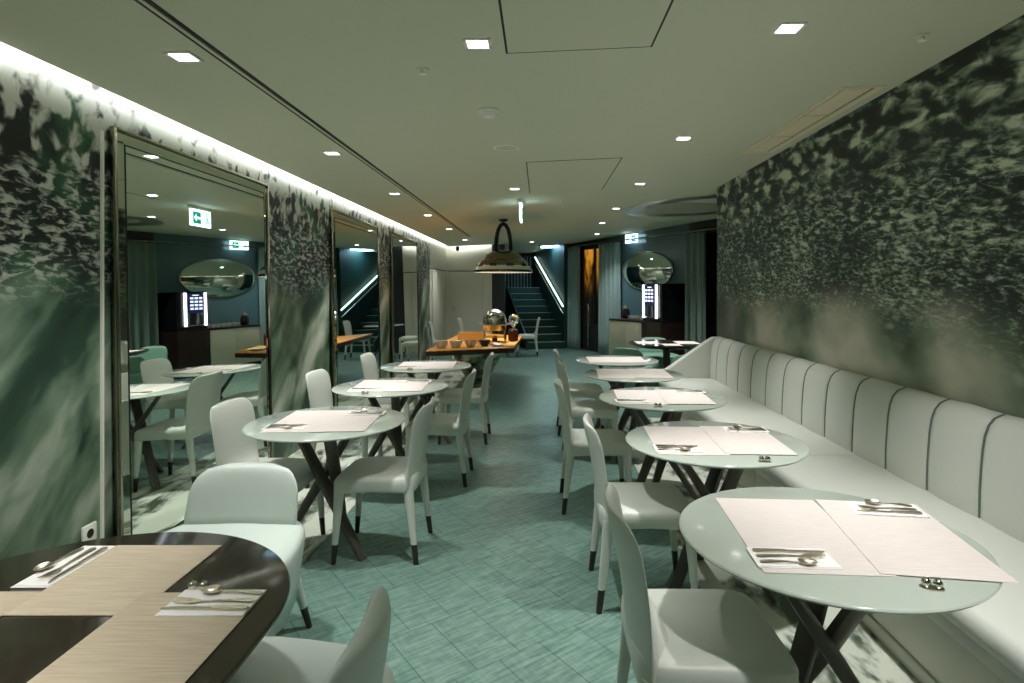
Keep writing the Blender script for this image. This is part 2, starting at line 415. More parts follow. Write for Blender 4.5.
# ---- angled alcove wall
AX, AY, DX, DY = .83, 14.8, .452, -.892
NX, NY = -.892, -.452     # towards the room
ANG = math.atan2(DY, DX)
def AP(s, off=0, z=0): return Vector((AX+DX*s+NX*off, AY+DY*s+NY*off, z))
def AM(s, off=0, z=0):    # local x along the wall, local y away from the room
    return Matrix.Translation(AP(s, off, z)) @ Matrix.Rotation(ANG, 4, 'Z')
def abox(mb, s0, s1, o0, o1, z0, z1, mi=0): # o = offset into the room
    vs = [AP(s, o, z) for z in (z0, z1) for s, o in ((s0, o0), (s1, o0), (s1, o1), (s0, o1))]
    return mb.add(vs, [(3, 2, 1, 0), (4, 5, 6, 7), (0, 1, 5, 4), (1, 2, 6, 5), (2, 3, 7, 6), (3, 0, 4, 7)], mi)
m = abox(MB(), 1.6, 4.3, -.12, 0, 0, 2.72); struct(m.build('wall_alcove_blue', M_TEALWALL, smooth=False))
m = abox(MB(), -.5, .35, -.12, 0, 0, 2.68); struct(m.build('wall_alcove_left', M_DKGREEN, smooth=False))
m = abox(MB(), .35, 1.6, -.12, 0, 2.5, 2.7); struct(m.build('wall_alcove_lintel', M_DKGREEN, smooth=False))
m = abox(MB(), 4.3, 7.0, -.12, 0, 2.55, 2.75); struct(m.build('wall_alcove_header', M_DARK, smooth=False))
# curtain rail
rail = abox(MB(), .0, 6.6, .06, .12, 2.515, 2.54); struct(rail.build('trim_6', M_BRONZE))
# glass door with the lit street behind
d = MB(); 
for a in (( .35, .42), (1.53, 1.6)): abox(d, a[0], a[1], -.09, -.02, 0, 2.5)
abox(d, .42, 1.53, -.09, -.02, 2.43, 2.5); abox(d, .42, 1.53, -.09, -.02, 0, .62); abox(d, .93, .97, -.09, -.02, .62, 2.43)
d = struct(d.build('door_3', M_DARK, bevel=.004))
abox(MB(), .42, .93, -.06, -.05, .62, 2.43).build('glass', M_DOORGL, d); abox(MB(), .97, 1.53, -.06, -.05, .62, 2.43).build('glass', M_DOORGL, d)
h = MB(); h.tube([AP(.80, .05, .12), AP(.80, .05, 1.12)], .018); h.tube([AP(.80, .05, .3), AP(.80, -.03, .3)], .01); h.tube([AP(.80, .05, 1.0), AP(.80, -.03, 1.0)], .01)
h.build('pull_handle', M_STEEL, d)
m = abox(MB(), -.7, 3.2, -.62, -.57, 0, 3.0); struct(m.build('wall_outside', M_FAC, smooth=False))
m = abox(MB(), -.4, 3.2, -.62, -.12, -.1, 0); struct(m.build('ground_outside', M_DARK, smooth=False))
# dark window behind the near curtain
d = MB()
for a in ((4.3, 4.37), (5.6, 5.66), (6.93, 7.0)): abox(d, a[0], a[1], -.09, -.02, 0, 2.55)
abox(d, 4.3, 7.0, -.09, -.02, 0, .3); abox(d, 4.3, 7.0, -.09, -.02, 2.48, 2.55)
d = struct(d.build('window_1', M_DARK, bevel=.004))
abox(MB(), 4.37, 5.6, -.06, -.05, .3, 2.48).build('glass', M_DOORGL, d); abox(MB(), 5.66, 6.93, -.06, -.05, .3, 2.48).build('glass', M_DOORGL, d)
m = abox(MB(), 4.0, 7.4, -.5, -.45, 0, 2.8); struct(m.build('wall_outside_maroon', M_MAROON, smooth=False))

def curtain(label, s0, s1, mt, seed, z0=.02, z1=2.5, flare=0):
    rnd = random.Random(seed); n = int((s1-s0)/.012); m = MB(); rows = 8
    npl = max(3, round((s1-s0)/.15)); ph = rnd.random()*6
    front = []
    for r in range(rows+1):
        v = r/rows; z = z1+(z0-z1)*v; row = []
        for i in range(n+1):
            u = i/n; s = s0+(s1-s0)*u
            amp = .048+.014*v
            o = .10+amp*math.sin(2*PI*npl*u+ph+.7*math.sin(5*u+ph)+.25*v*math.sin(9*u))+.012*math.sin(4*PI*npl*u+1)
            row.append((s+flare*v*(u-.3), o, z))
        front.append(row)
    vs = [AP(*p) for row in front for p in row]; fs = []
    for r in range(rows):
        for i in range(n): a = r*(n+1)+i; fs.append((a, a+1, a+n+2, a+n+1))
    m.add(vs, fs)
    o = m.build('curtain', mt)
    md = o.modifiers.new('thick', 'SOLIDIFY'); md.thickness = .006
    return tag(o, label, 'curtain', 'floor-length curtains')
curtain('blue-lit teal curtain hanging at the foot of the stairs', -.12, .45, M_CURT, 1)
curtain('teal curtain between the glass door and the cream counter', 1.35, 2.15, M_CURT, 2)
curtain('grey-green curtain to the side of the black coffee machine, next to the dark window', 4.36, 4.86, M_CURTG, 3)

# ---- stairs
SD = Vector((-.258, .966, 0)); SP = Vector((.966, .258, 0)); SB = Vector((.15, 14.5, 0)); SW = .48
def SPt(a, b, z): v = SB+SD*a+SP*b; return (v.x, v.y, z)
def sbox(mb, a0, a1, b0, b1, z0, z1):
    vs = [SPt(a, b, z) for z in (z0, z1) for a, b in ((a0, b0), (a1, b0), (a1, b1), (a0, b1))]
    return mb.add(vs, [(3, 2, 1, 0), (4, 5, 6, 7), (0, 1, 5, 4), (1, 2, 6, 5), (2, 3, 7, 6), (3, 0, 4, 7)])
st = thing('staircase', 'dark green staircase climbing away beside a glowing handrail', 'staircase')
for k in range(9):
    s = sbox(MB(), k*.3, k*.3+.31, -SW, SW, max(0, k*.168-.03), (k+1)*.168).build('step', M_STAIR, st)
    sbox(MB(), k*.3-.012, k*.3+.03, -SW, SW, (k+1)*.168-.004, (k+1)*.168+.006).build('nosing', M_NOSE, s)
s = MB()
ol = [SPt(-.12, -SW-.04, 0), SPt(2.7, -SW-.04, 1.40), SPt(2.7, -SW-.04, 1.75), SPt(-.12, -SW-.04, .26)]
ol2 = [SPt(-.12, -SW, 0), SPt(2.7, -SW, 1.40), SPt(2.7, -SW, 1.75), SPt(-.12, -SW, .26)]
s.rings([ol, ol2]); s.build('stringer', M_DKGREEN, st)
sbox(MB(), 2.7, 3.3, -SW-.6, SW, 1.45, 1.512).build('landing', M_STAIR, st)
s = sbox(MB(), .12, 3.3, SW+.02, SW+.14, 0, 3.0); struct(s.build('wall_stairs', M_DKGREEN, smooth=False))
hr = tag(MB().tube([SPt(.0, SW-.05, 1.05), SPt(2.75, SW-.05, 2.40)], .022, 12).build('handrail_light', M_LEDG), 'glowing light strip handrail on the wall beside the stairs', 'handrail light')
hr2 = MB().tube([SPt(.0, SW-.05, .87), SPt(2.75, SW-.05, 2.22)], .018, 10)
for a in (.2, .95, 1.7, 2.5):
    z = .87+1.35*a/2.75; hr2.tube([SPt(a, SW-.05, z), SPt(a, SW+.02, z)], .008, 8)
hr2.build('handrail', M_STEEL, st)
rl = thing('landing_railing', 'dark railing with upright bars at the head of the stairs', 'railing')
for k in range(9):
    MB().tube([SPt(3.2, -.36+k*.095, 1.514), SPt(3.2, -.36+k*.095, 2.46)], .011, 8).build('baluster', M_NOSE, rl)
MB().tube([SPt(3.2, -.42, 2.46), SPt(3.2, .46, 2.46)], .02, 8).build('top_rail', M_DARK, rl)

# ------------------------------------------------------------------ mirrors on the left wall
def wall_mirror(label, y0, y1):
    H = 2.33; W = y1-y0
    t = thing('wall_mirror', label, 'mirror', (-2.172, y0, .008), group='tall mirrors on the left wall')
    t.rotation_euler.y = -math.radians(1.0)
    # local: x=0 is the glass face, wall behind at negative x
    f = MB(); fw = .018
    for a, b, c, d_ in ((0, fw, 0, H), (W-fw, W, 0, H), (fw, W-fw, 0, fw), (fw, W-fw, H-fw, H)): f.box(-.012, .016, a, b, c, d_)
    f.build('frame', M_BRONZE, t, bevel=.003)
    b = MB(); bw = .085
    i0 = fw; 
    # bevelled border strips, sloping slightly from the frame to the glass
    def strip(p, q, r, s_): b.add([p, q, r, s_], [(0, 1, 2, 3)])
    xo, xi = .004, .012
    A = [(xo, i0, i0), (xo, W-i0, i0), (xo, W-i0, H-i0), (xo, i0, H-i0)]
    B = [(xi, bw, bw), (xi, W-bw, bw), (xi, W-bw, H-bw), (xi, bw, H-bw)]
    for k in range(4): strip(A[k], A[(k+1) % 4], B[(k+1) % 4], B[k])
    b.build('bevelled_border', M_BEVEL, t, smooth=False)
    g = MB(); gw = .007
    for a, b_, c, d_ in ((bw-gw, bw, bw-gw, H-bw+gw), (W-bw, W-bw+gw, bw-gw, H-bw+gw), (bw, W-bw, bw-gw, bw), (bw, W-bw, H-bw, H-bw+gw)): g.box(.0, .0135, a, b_, c, d_)
    g.build('dark_groove', M_SLOT, t, smooth=False)
    MB().box(-.008, .012, bw, W-bw, bw, H-bw).build('mirror_glass', M_MIRROR, t, smooth=False)
    return t
wall_mirror('largest framed mirror, nearest of the three on the mural wall', 3.045, 4.78)
wall_mirror('framed mirror in the middle of the three on the mural wall', 6.24, 8.03)
wall_mirror('farthest of the three framed mirrors on the mural wall', 8.73, 10.58)

# wall socket
t = thing('wall_socket', 'white wall socket low on the mural wall beside the largest mirror', 'socket', (XL, 2.91, .29))
MB().box(0, .012, -.045, .045, -.045, .045).build('plate', M_TRIMW, t, bevel=.004)
MB().prism(superell(20, .022, .022, 2), 'x', .006, .0135).build('outlet_hole', M_SLOT, t)

# ------------------------------------------------------------------ ceiling fittings
dl_proto = None
def downlight(label, x, y, power, spot=70):
    global dl_proto
    loc = (x, y, zc(x))
    if dl_proto is None:
        t = thing('ceiling_downlight', label, 'downlight', loc, group='square recessed downlights')
        f = MB(); 
        for a in ((-.058, .058, -.058, -.044), (-.058, .058, .044, .058), (-.058, -.044, -.044, .044), (.044, .058, -.044, .044)): f.box(a[0], a[1], a[2], a[3], -.006, .012)
        f.build('trim_ring', M_TRIMW, t, bevel=.002)
        MB().box(-.045, .045, -.045, .045, -.003, .008).build('lens', M_LENS, t)
        dl_proto = t
    else:
        t = dup(dl_proto, loc, 0, label)
    if power:
        L = bpy.data.lights.new('downlight_lamp', 'SPOT'); L.energy = power; L.spot_size = math.radians(spot); L.spot_blend = 1.0
        L.shadow_soft_size = .04; L.color = (1, .985, .955)
        o = bpy.data.objects.new('downlight_lamp', L); COL.objects.link(o); o.location = (x, y, zc(x)-.03)
    return t
PW = 128
for i, y in enumerate((2.55, 4.37, 6.25, 8.1, 10.0)):
    o = ('nearest', 'second', 'third', 'fourth', 'farthest')[i]
    downlight(f'square ceiling downlight by the black slot, {o} in the left row', -1.54, y, PW*(.75, 1.0, .75, .22, .15)[i], 86)
for i, y in enumerate((2.55, 4.42, 6.35, 8.33, 10.2)):
    o = ('nearest', 'second', 'third', 'fourth', 'farthest')[i]
    downlight(f'square ceiling downlight over the banquette tables, {o} in the right row', 1.075, y, PW*(1.0, 1, .85, .55, .4)[i], 72 if i < 3 else 84)
for i, y in enumerate((2.56, 6.3)):
    downlight(('square ceiling downlight close to the large access panel', 'square ceiling downlight just before the hanging exit sign')[i], -.27, y, PW*(.85, .06)[i], 64)
downlight('square ceiling downlight beyond the pendant lamp, before the stairs', -.19, 13.6, PW*.15, 110)
downlight('square ceiling downlight before the glass door, last of the right row', 1.19, 12.3, PW*.45, 120)
downlight('square ceiling downlight near the back doors, last of the left row', -1.55, 12.2, PW*.35, 120)
downlight('square ceiling downlight added behind the end of the mural wall to brighten the alcove', 2.75, 8.4, PW*1.1, 130)  # extra lamp kept out of view, added to brighten the alcove
# downlights added out of frame, on the same grid, to light the near tables
downlight('square ceiling downlight added out of view to light the nearest banquette table', 1.075, .75, PW*.95, 84)
downlight('square ceiling downlight added out of view to light the glossy dark table', -1.54, .55, PW*.85, 90)

t = thing('smoke_detector', 'round white smoke detector in the middle of the ceiling', 'smoke detector', (-.305, 3.51, zc(-.3)))
MB().lathe([(.001, .004), (.062, .004), (.062, -.012), (.05, -.016)], 28).build('base', M_TRIMW, t)
MB().lathe([(.046, -.014), (.046, -.03), (.036, -.042), (.001, -.044)], 28).build('sensor_head', M_TRIMW, t)
t = thing('ceiling_speaker', 'flush round ceiling disc beyond the smoke detector', 'ceiling speaker', (-.255, 4.46, zc(-.26)))
MB().lathe([(.10, .006), (.10, -.004), (.082, -.006), (.078, -.002)], 36).build('rim', M_TRIMW, t)
MB().lathe([(.078, .004), (.078, -.003), (.001, -.003)], 36).build('grille', M_CEIL, t)
for lb, x, y in (('small ceiling sprinkler between the black slot and nearest middle downlight', -.56, 2.82), ('small ceiling sprinkler near the top of the dark mural wall', 1.75, 2.70)):
    t = thing('sprinkler', lb, 'sprinkler', (x, y, zc(x)), group='ceiling sprinklers')
    MB().lathe([(.001, .003), (.03, .003), (.028, -.006), (.012, -.008)], 20).build('escutcheon', M_CEIL, t)
    MB().lathe([(.009, -.006), (.009, -.02), (.018, -.022), (.018, -.025), (.001, -.026)], 14).build('head', M_TRIMW, t)
t = thing('ceiling_vent', 'long beige air vent in the ceiling along the dark mural wall', 'air vent', (1.86, 4.22, zc(1.86)), 0)
def vb(mb, x0, x1, y0, y1, t0, t1): 
    vs = [(x, y, x*SL+dz) for dz in (t0, t1) for x, y in ((x0, y0), (x1, y0), (x1, y1), (x0, y1))]
    return mb.add(vs, [(3, 2, 1, 0), (4, 5, 6, 7), (0, 1, 5, 4), (1, 2, 6, 5), (2, 3, 7, 6), (3, 0, 4, 7)])
fr = MB(); vb(fr, -.13, .13, -.83, -.81, -.008, .01); vb(fr, -.13, .13, .81, .83, -.008, .01); vb(fr, -.13, -.105, -.81, .81, -.008, .01); vb(fr, .085, .13, -.81, .81, -.008, .01)
fr.build('frame', M_VENT, t)
bk = MB(); vb(bk, -.105, .085, -.81, .81, 0, .01); bk.build('dark_backing', M_SLOT, t)
for k in range(3):
    p = MB(); y = -.795+k*.54; vb(p, -.092, .062, y, y+.512, -.007, .0); p.build('panel', M_VENT, t)

# ceiling disc in the alcove
t = thing('ceiling_disc', 'large round disc feature on the ceiling by the end of the mural wall', 'ceiling feature', (2.33, 8.5, zc(2.33)))
t.rotation_euler.y = -math.atan(SL)
MB().lathe([(1.12, .004), (1.12, -.012), (1.10, -.016), (.84, -.016), (.82, -.010), (.82, .004)], 64, cap=False).build('ring', mat('satin_steel', C(226, 226, 210), .3, metal=1), t)
MB().lathe([(.82, .002), (.82, -.008), (.001, -.008)], 64).build('centre_plate', mat('satin_plate', C(176, 178, 156), .4), t)
MB().prism([(-.35, -.9), (.9, -.3), (.7, -.05), (-.5, -.62)], 'z', -.012, -.006).build('reflection_patch', M_WHITE, t)  # pale shape standing in for a bright reflection on the disc

# exit signs
def exit_faces(parent, W, Hh, y, flip=1, z0=0):
    """green pictogram on a white panel; local x runs along the panel, y is the outward normal offset"""
    g = MB()
    def pr(ol): g.prism([(flip*u, v+z0) for u, v in ol], 'y', min(y, y*1.15), max(y, y*1.15))
    s_ = Hh
    x = -W*.24
    # green field with a white arrow: built as green pieces around the arrow
    pr([(x-.42*s_, -.38*s_), (x+.46*s_, -.38*s_), (x+.46*s_, -.22*s_), (x-.42*s_, -.22*s_)])
    pr([(x-.42*s_, .22*s_), (x+.46*s_, .22*s_), (x+.46*s_, .38*s_), (x-.42*s_, .38*s_)])
    pr([(x-.42*s_, -.22*s_), (x-.30*s_, 0), (x-.42*s_, .22*s_)][0:3])
    pr([(x-.30*s_, 0), (x-.06*s_, -.22*s_), (x-.42*s_, -.22*s_)])
    pr([(x-.30*s_, 0), (x-.42*s_, .22*s_), (x-.06*s_, .22*s_)])
    pr([(x-.02*s_, -.22*s_), (x+.46*s_, -.22*s_), (x+.46*s_, -.07*s_), (x-.02*s_, -.07*s_)])
    pr([(x-.02*s_, .07*s_), (x+.46*s_, .07*s_), (x+.46*s_, .22*s_), (x-.02*s_, .22*s_)])
    # door with a running figure
    x = W*.27
    pr([(x-.05*s_, -.38*s_), (x+.02*s_, -.38*s_), (x+.02*s_, .38*s_), (x-.05*s_, .38*s_)])
    pr([(x+.02*s_, .31*s_), (x+.36*s_, .31*s_), (x+.36*s_, .38*s_), (x+.02*s_, .38*s_)])
    pr([(x+.29*s_, -.38*s_), (x+.36*s_, -.38*s_), (x+.36*s_, .31*s_), (x+.29*s_, .31*s_)])
    pr([(x+.10*s_+.06*s_*math.cos(a*PI/5), .2*s_+.06*s_*math.sin(a*PI/5)) for a in range(10)])
    pr([(x+.06*s_, .1*s_), (x+.2*s_, .12*s_), (x+.2*s_, -.08*s_), (x+.1*s_, -.1*s_)])
    pr([(x+.1*s_, -.08*s_), (x+.16*s_, -.08*s_), (x+.12*s_, -.34*s_), (x+.05*s_, -.34*s_)])
    pr([(x+.15*s_, -.08*s_), (x+.21*s_, -.06*s_), (x+.27*s_, -.26*s_), (x+.22*s_, -.30*s_)])
    g.build('pictogram', M_SIGNG, parent, smooth=False)
t = thing('exit_sign', 'lit green and white exit sign hanging edge-on before the pendant lamp', 'exit sign', (-.235, 7.24, 2.42), PI/2, 'exit signs')
MB().box(-.21, .21, -.012, .012, -.10, .10).build('light_panel', M_SIGNW, t, bevel=.003)
MB().box(-.22, .22, -.028, .028, .10, zc(-.235)-2.42+.005).build('housing', M_TRIMW, t, bevel=.004)
exit_faces(t, .40, .19, .0125, 1); exit_faces(t, .40, .19, -.0125, 1)
p = AP(2.62, .10)
t = thing('exit_sign', 'lit green and white exit sign high on the blue wall over the oval mirror', 'exit sign', (p.x, p.y, 2.54), ANG, 'exit signs')
MB().box(-.21, .21, -.012, .012, -.09, .09).build('light_panel', M_SIGNW, t, bevel=.003)
MB().box(-.22, .22, -.028, .028, .09, .125).build('housing', M_TRIMW, t, bevel=.004)
MB().box(-.03, .03, .0, .10, .09, .12).build('bracket', M_TRIMW, t)
exit_faces(t, .40, .17, -.0125, -1)
# bluish light panel above the stairs
t = tag(MB().box(.02, .50, 15.2, 15.75, zc(.25)-.012, zc(.25)+.012).build('light_panel', M_LEDB), 'bluish flat light panel on the ceiling before the stairs', 'ceiling light')
# small black dome camera in the back corner
t = thing('ceiling_camera', 'small black dome camera under the ceiling in the back left corner', 'security camera', (-1.90, 13.6, 2.40))
MB().lathe([(.001, .05), (.045, .05), (.045, .0), (.036, -.03), (.018, -.046), (.001, -.05)], 20).build('dome', M_BLACK, t)
MB().lathe([(.012, .05), (.012, .07), (.03, .078), (.03, zc(-1.9)-2.40+.004)], 14).build('mount', M_TRIMW, t)

# ------------------------------------------------------------------ pendant lamp over the buffet
LX, LY, LZ = -.56, 9.0, 1.735
t = thing('pendant_lamp', 'large polished metal pendant lamp hanging over the buffet table', 'pendant lamp', (LX, LY, LZ))
MB().lathe([(.445, 0), (.458, .010), (.458, .030), (.425, .045), (.405, .055), (.395, .11), (.375, .155), (.335, .185), (.30, .20), (.285, .235), (.25, .275), (.18, .315), (.10, .34), (.001, .345)], 48, cap=False).build('shade', mat('antique_nickel', C(136, 128, 110), .13, metal=1), t)
MB().lathe([(.452, .002), (.40, .10), (.24, .15), (.001, .155)], 48, cap=False).build('reflector', M_WHITE, t)
MB().lathe([(.40, .06), (.40, .066), (.001, .066)], 40).build('diffuser', mat('lamp_diffuser', C(255, 250, 240), .4, emit=(1, .93, .8, 1), estr=2.6), t)
b = MB(); pts = [(math.cos(a)*.115, 0, .27+(math.sin(a)**.75)*.47) for a in [PI*k/16 for k in range(17)]]
b.tube(pts, .030, 10, up=(0, 1, 0)); b.build('bail_handle', M_SLOT, t)
m = MB(); m.tube([(0, 0, .74), (0, 0, zc(LX)-LZ+.003)], .018, 10); m.lathe([(.001, zc(LX)-LZ+.002), (.07, zc(LX)-LZ+.002), (.06, zc(LX)-LZ-.03), (.02, zc(LX)-LZ-.035)], 24); m.build('ceiling_mount', M_SLOT, t)
for k in range(10):
    a = 2*PI*k/10
    Mx = Matrix.Rotation(a, 4, 'Z') @ Matrix.Translation((.388, 0, .105)) @ Matrix.Rotation(math.radians(-14), 4, 'Y')
    MB().box(-.012, .012, -.05, .05, -.026, .026, Mx).build('vent_slot', M_SLOT, t, bevel=.004)
for k in range(12):
    a = 2*PI*k/12+.2
    MB().lathe([(.001, .012), (.014, .009), (.018, 0), (.001, -.003)], 10, .335*math.cos(a), .335*math.sin(a)).build('rivet', M_STEEL, t, loc=(0, 0, .185))
L = bpy.data.lights.new('pendant_bulb', 'SPOT'); L.energy = 95; L.spot_size = math.radians(112); L.spot_blend = .5; L.color = (1, .90, .74); L.shadow_soft_size = .2
o = bpy.data.objects.new('pendant_bulb', L); COL.objects.link(o); o.location = (LX, LY, LZ+.04)

# ------------------------------------------------------------------ dining chair (faces +x)
def make_chair(name, label, mt):
    t = thing(name, label, 'chair', group='pale dining chairs')
    N = 48; s = MB()
    # seat: squared pad with an upright apron, slightly dished
    def out(inset, z, dish=0):
        pts = []; f = 1-inset/.22
        for i in range(N):
            a = 2*PI*i/N; c, sn = math.cos(a), math.sin(a)
            x = .228*math.copysign(abs(c)**(2/7.0), c); y = .226*math.copysign(abs(sn)**(2/7.0), sn)
            y *= 1-.03*(.5-.5*x/.228)
            zz = z+(.014*max(0, (-x*f-.08)/.14)**2-.010*max(0, x*f/.22)**3 if z > .44 else 0)
            if z < .40: zz += .012*(1-abs(x)/.228)**.7+.010*(1-abs(y)/.226)
            pts.append((.007+x*f, y*f, zz))
        return pts
    rs_ = [out(.05, .382), out(.012, .378), out(.002, .384), out(0, .40), out(-.001, .435), out(.002, .452), out(.010, .463), out(.024, .469), out(.06, .469), out(.10, .463), out(.15, .458), out(.21, .457)]
    s.rings(rs_); s.build('seat', mt, t, sharp=60)
    # back shell: superellipse rings along a leaning curve, filleted into the seat
    b = MB(); rs_ = []; n = 40; K = 30
    for k in range(K+1):
        v = k/22*.8 if k <= 22 else .8+.2*math.sin((k-22)/8*PI/2)
        z = .415+.43*v
        xc = -.190-.040*v-.045*v*v
        wv = .214+.024*math.sin(min(1, v*1.25)*PI/2)-.006*v
        th = .012*(1-v)**1.5+.0175
        fil = .075*math.exp(-max(0, z-.455)/.035)
        rc = .085; dz = z-(.845-rc)
        if dz > 0:
            q = min(1, dz/rc); wv = wv-rc+rc*math.sqrt(max(.0, 1-q*q)); th *= .45+.55*math.sqrt(max(0, 1-q**4))
        ring = []
        for i in range(n):
            a = 2*PI*i/n; c, sn = math.cos(a), math.sin(a)
            y = wv*math.copysign(abs(sn)**(2/2.4), sn); x = th*math.copysign(abs(c)**(2/2.2), c)*(1-.35*(abs(y)/wv)**3)
            if c > 0: x += fil*c*(1-.6*(abs(y)/wv)**4)
            ring.append((xc+x+.045*(y/.235)**2*(.2+.8*v), y, z))
        rs_.append(ring)
    b.rings(rs_); b.build('backrest', mt, t, sharp=60)
    def leg(x0, y0, x1, y1, top, bot):
        def ring(q, k=1):
            cx, cy, cz = x0+(x1-x0)*q, y0+(y1-y0)*q, .42-.42*q
            rx, ry = (max(.001, (top[i]+(bot[i]-top[i])*q**.75)*k) for i in (0, 1))
            e = 2.3
            return [(px, py, cz) for px, py in superell(16, rx, ry, e, cx, cy)]
        l = MB().rings([ring(q) for q in (0, .1, .2, .35, .55, .745)]).build('leg', mt, t)
        MB().rings([ring(q, .97) for q in (.735, .87, 1)]).build('leg_tip', M_TIP, l)
    for sy in (1, -1):
        leg(.192, .192*sy, .222, .208*sy, (.031, .024), (.0135, .0125))
        leg(-.178, .187*sy, -.228, .208*sy, (.031, .023), (.0145, .0125))
    return t
chair = make_chair('dining_chair', '', M_CHAIR)
_used = False
def place_chair(label, x, y, rot, first=None):
    global _used
    if not _used:
        _used = True; chair.location = (x, y, .001); chair.rotation_euler.z = rot; chair['label'] = label; return chair
    return dup(chair, (x, y, .001), rot, label)
# aisle side of the banquette tables (facing the banquette)
for lb, x, y, r in (
    ('pale dining chair with teal-shaded back at the nearest banquette table', .49, 1.82, .0),
    ('pale dining chair at the second banquette table, on the aisle side', .50, 2.93, .0),
    ('pale dining chair at the third banquette table, on the aisle side', .385, 4.12, .0),
    ('pale dining chair at the fourth banquette table, on the aisle side', .445, 5.25, .0),
    ('pale dining chair at the fifth banquette table, on the aisle side', .42, 6.2, .0),
    ('pale dining chair tucked against the wall side of the first mirror table', -1.54, 3.38, .0),
    ('pale dining chair on the wall side of the second mirror table', -1.515, 4.62, .0),
    ('pale dining chair on the wall side of the third mirror table', -1.475, 5.84, .0),
    ('pale dining chair standing in the aisle at the first mirror table', -.90, 3.41, PI),
    ('pale dining chair on the aisle side of the second mirror table', -.79, 4.65, PI),
    ('pale dining chair on the aisle side of the third mirror table', -.745, 5.87, PI),
    ('pale dining chair beyond the buffet, in front of the cream back door', -1.52, 12.9, .0),
    ('pale dining chair beyond the buffet, before the foot of the stairs', -.28, 13.1, PI),
    ('pale dining chair against the wall past the farthest mirror', -1.90, 11.5, .1)):
    place_chair(lb, x, y, r)

# low lounge chair (faces +x)
def make_lounge(label, mt):
    t = thing('low_armchair', label, 'chair', group='low wide-seat chairs')
    N = 44; s = MB()
    def out(inset, z, sh=1):
        pts = []
        for i in range(N):
            a = 2*PI*i/N; c, sn = math.cos(a), math.sin(a)
            x = .30*math.copysign(abs(c)**(2/3.6), c); y = .36*math.copysign(abs(sn)**(2/3.6), sn)
            y *= 1-.28*(.5-.5*x/.30)**1.5
            f = 1-inset/.30; pts.append((x*f, y*f, z))
        return pts
    rs = [out(.05, .19), out(.03, .20), out(.018, .30), out(.004, .40), out(0, .445), out(.004, .465), out(.018, .478), out(.05, .483), out(.12, .481), out(.20, .479), out(.29, .478)]
    s.rings(rs); s.build('seat', mt, t, sharp=60)
    b = MB(); rs = []; n = 36; K = 16
    for k in range(K+1):
        v = k/K; z = .474+.24*v; xc = -.225-.05*v
        wv = .245-.012*v; th = .05-.012*v
        if v > .45:
            q = (v-.45)/.55; wv *= .45+.55*(1-min(.999, q)**2.4)**(1/2.4) if q < 1 else .45
            th *= (.4+.6*math.sqrt(max(0, 1-q**3)))
        if v < .1: th *= .8+.2*v/.1; wv *= .96+.04*v/.1
        ring = []
        for i in range(n):
            a = 2*PI*i/n; c, sn = math.cos(a), math.sin(a)
            y = wv*math.copysign(abs(sn)**(2/2.4), sn); x = th*math.copysign(abs(c)**(2/2.2), c)*(1-.3*(abs(y)/wv)**3)
            ring.append((xc+x+.06*(y/.245)**2, y, z))
        rs.append(ring)
    b.rings(rs); b.build('backrest', mt, t, sharp=60)
    for sx, sy in ((1, 1), (1, -1), (-1, 1), (-1, -1)):
        P = lambda q: (sx*(.19+.05*q), sy*(.22+.05*q), .26-.26*q)
        l = MB().tube([P(0), P(.4), P(.62)], [.026, .020, .017], 10).build('leg', mt, t)
        MB().tube([P(.61), P(1)], [.0165, .0125], 10).build('leg_tip', M_TIP, l)
    return t
lounge = make_lounge('low pale chair with a wide seat behind the glossy dark table', M_LOUNGE)
lounge.location = (-1.29, 2.37, .001); lounge.rotation_euler.z = -PI/2
dup(lounge, (-.67, 1.41, .001), PI, 'low pale chair at the aisle side of the glossy dark table')
TL = make_lounge('low sage chair on the aisle side of the dark alcove table', M_TEALCH)
TL.location = (1.28, 7.95, .001); TL.rotation_euler.z = .9
dup(TL, (1.80, 9.15, .001), -PI/2, 'low sage chair behind the dark alcove table, before the coffee machine')
dup(TL, (2.42, 8.2, .001), PI, 'low sage chair on the far right of the dark alcove table')
dup(TL, (1.80, 7.22, .001), PI/2, 'low sage chair between the end of the banquette and the alcove table')

# ------------------------------------------------------------------ tables
TH = .73
def make_table(label, r=.44, top=M_GLASS):
    t = thing('dining_table', label, 'table', group='round glass-topped tables')
    MB().lathe([(.001, TH-.016), (r-.014, TH-.016), (r-.004, TH-.012), (r, TH-.006), (r-.002, TH-.002), (r-.007, TH), (.001, TH)], 96).build('tabletop', top, t)
    MB().lathe([(.001, TH-.026), (.235, TH-.026), (.24, TH-.022), (.24, TH-.016), (.001, TH-.016)], 40).build('mounting_plate', M_LEG, t)
    for k in range(3):
        a0 = math.radians(-90+k*120); a1 = a0+math.radians(158)
        p = Vector((.205*math.cos(a0), .205*math.sin(a0), TH-.024)); q = Vector((.285*math.cos(a1), .285*math.sin(a1), .0))
        d = (q-p).normalized(); e1 = d.cross(Vector((0, 0, 1))).normalized(); e2 = d.cross(e1)
        rs = []
        for (u, w_, h_) in ((0, .034, .020), (.5, .034, .021), (1, .027, .017)):
            c = p+(q-p)*u; ring = []
            for i in range(12):
                an = 2*PI*i/12; cs, sn = math.cos(an), math.sin(an)
                pt = c+e1*w_*math.copysign(abs(cs)**.5, cs)+e2*h_*math.copysign(abs(sn)**.5, sn)
                ring.append(Vector((pt.x, pt.y, TH-.024 if u == 0 else (.0 if u == 1 else pt.z))))
            rs.append(ring)
        MB().rings(rs).build('leg', M_LEG, t)
    return t
RT = [('nearest banquette table', .885, 1.84, .384), ('second banquette table', .875, 2.97, .384), ('third banquette table', .855, 4.14, .384), ('fourth banquette table', .83, 5.28, .384), ('fifth banquette table', .82, 6.3, .384)]
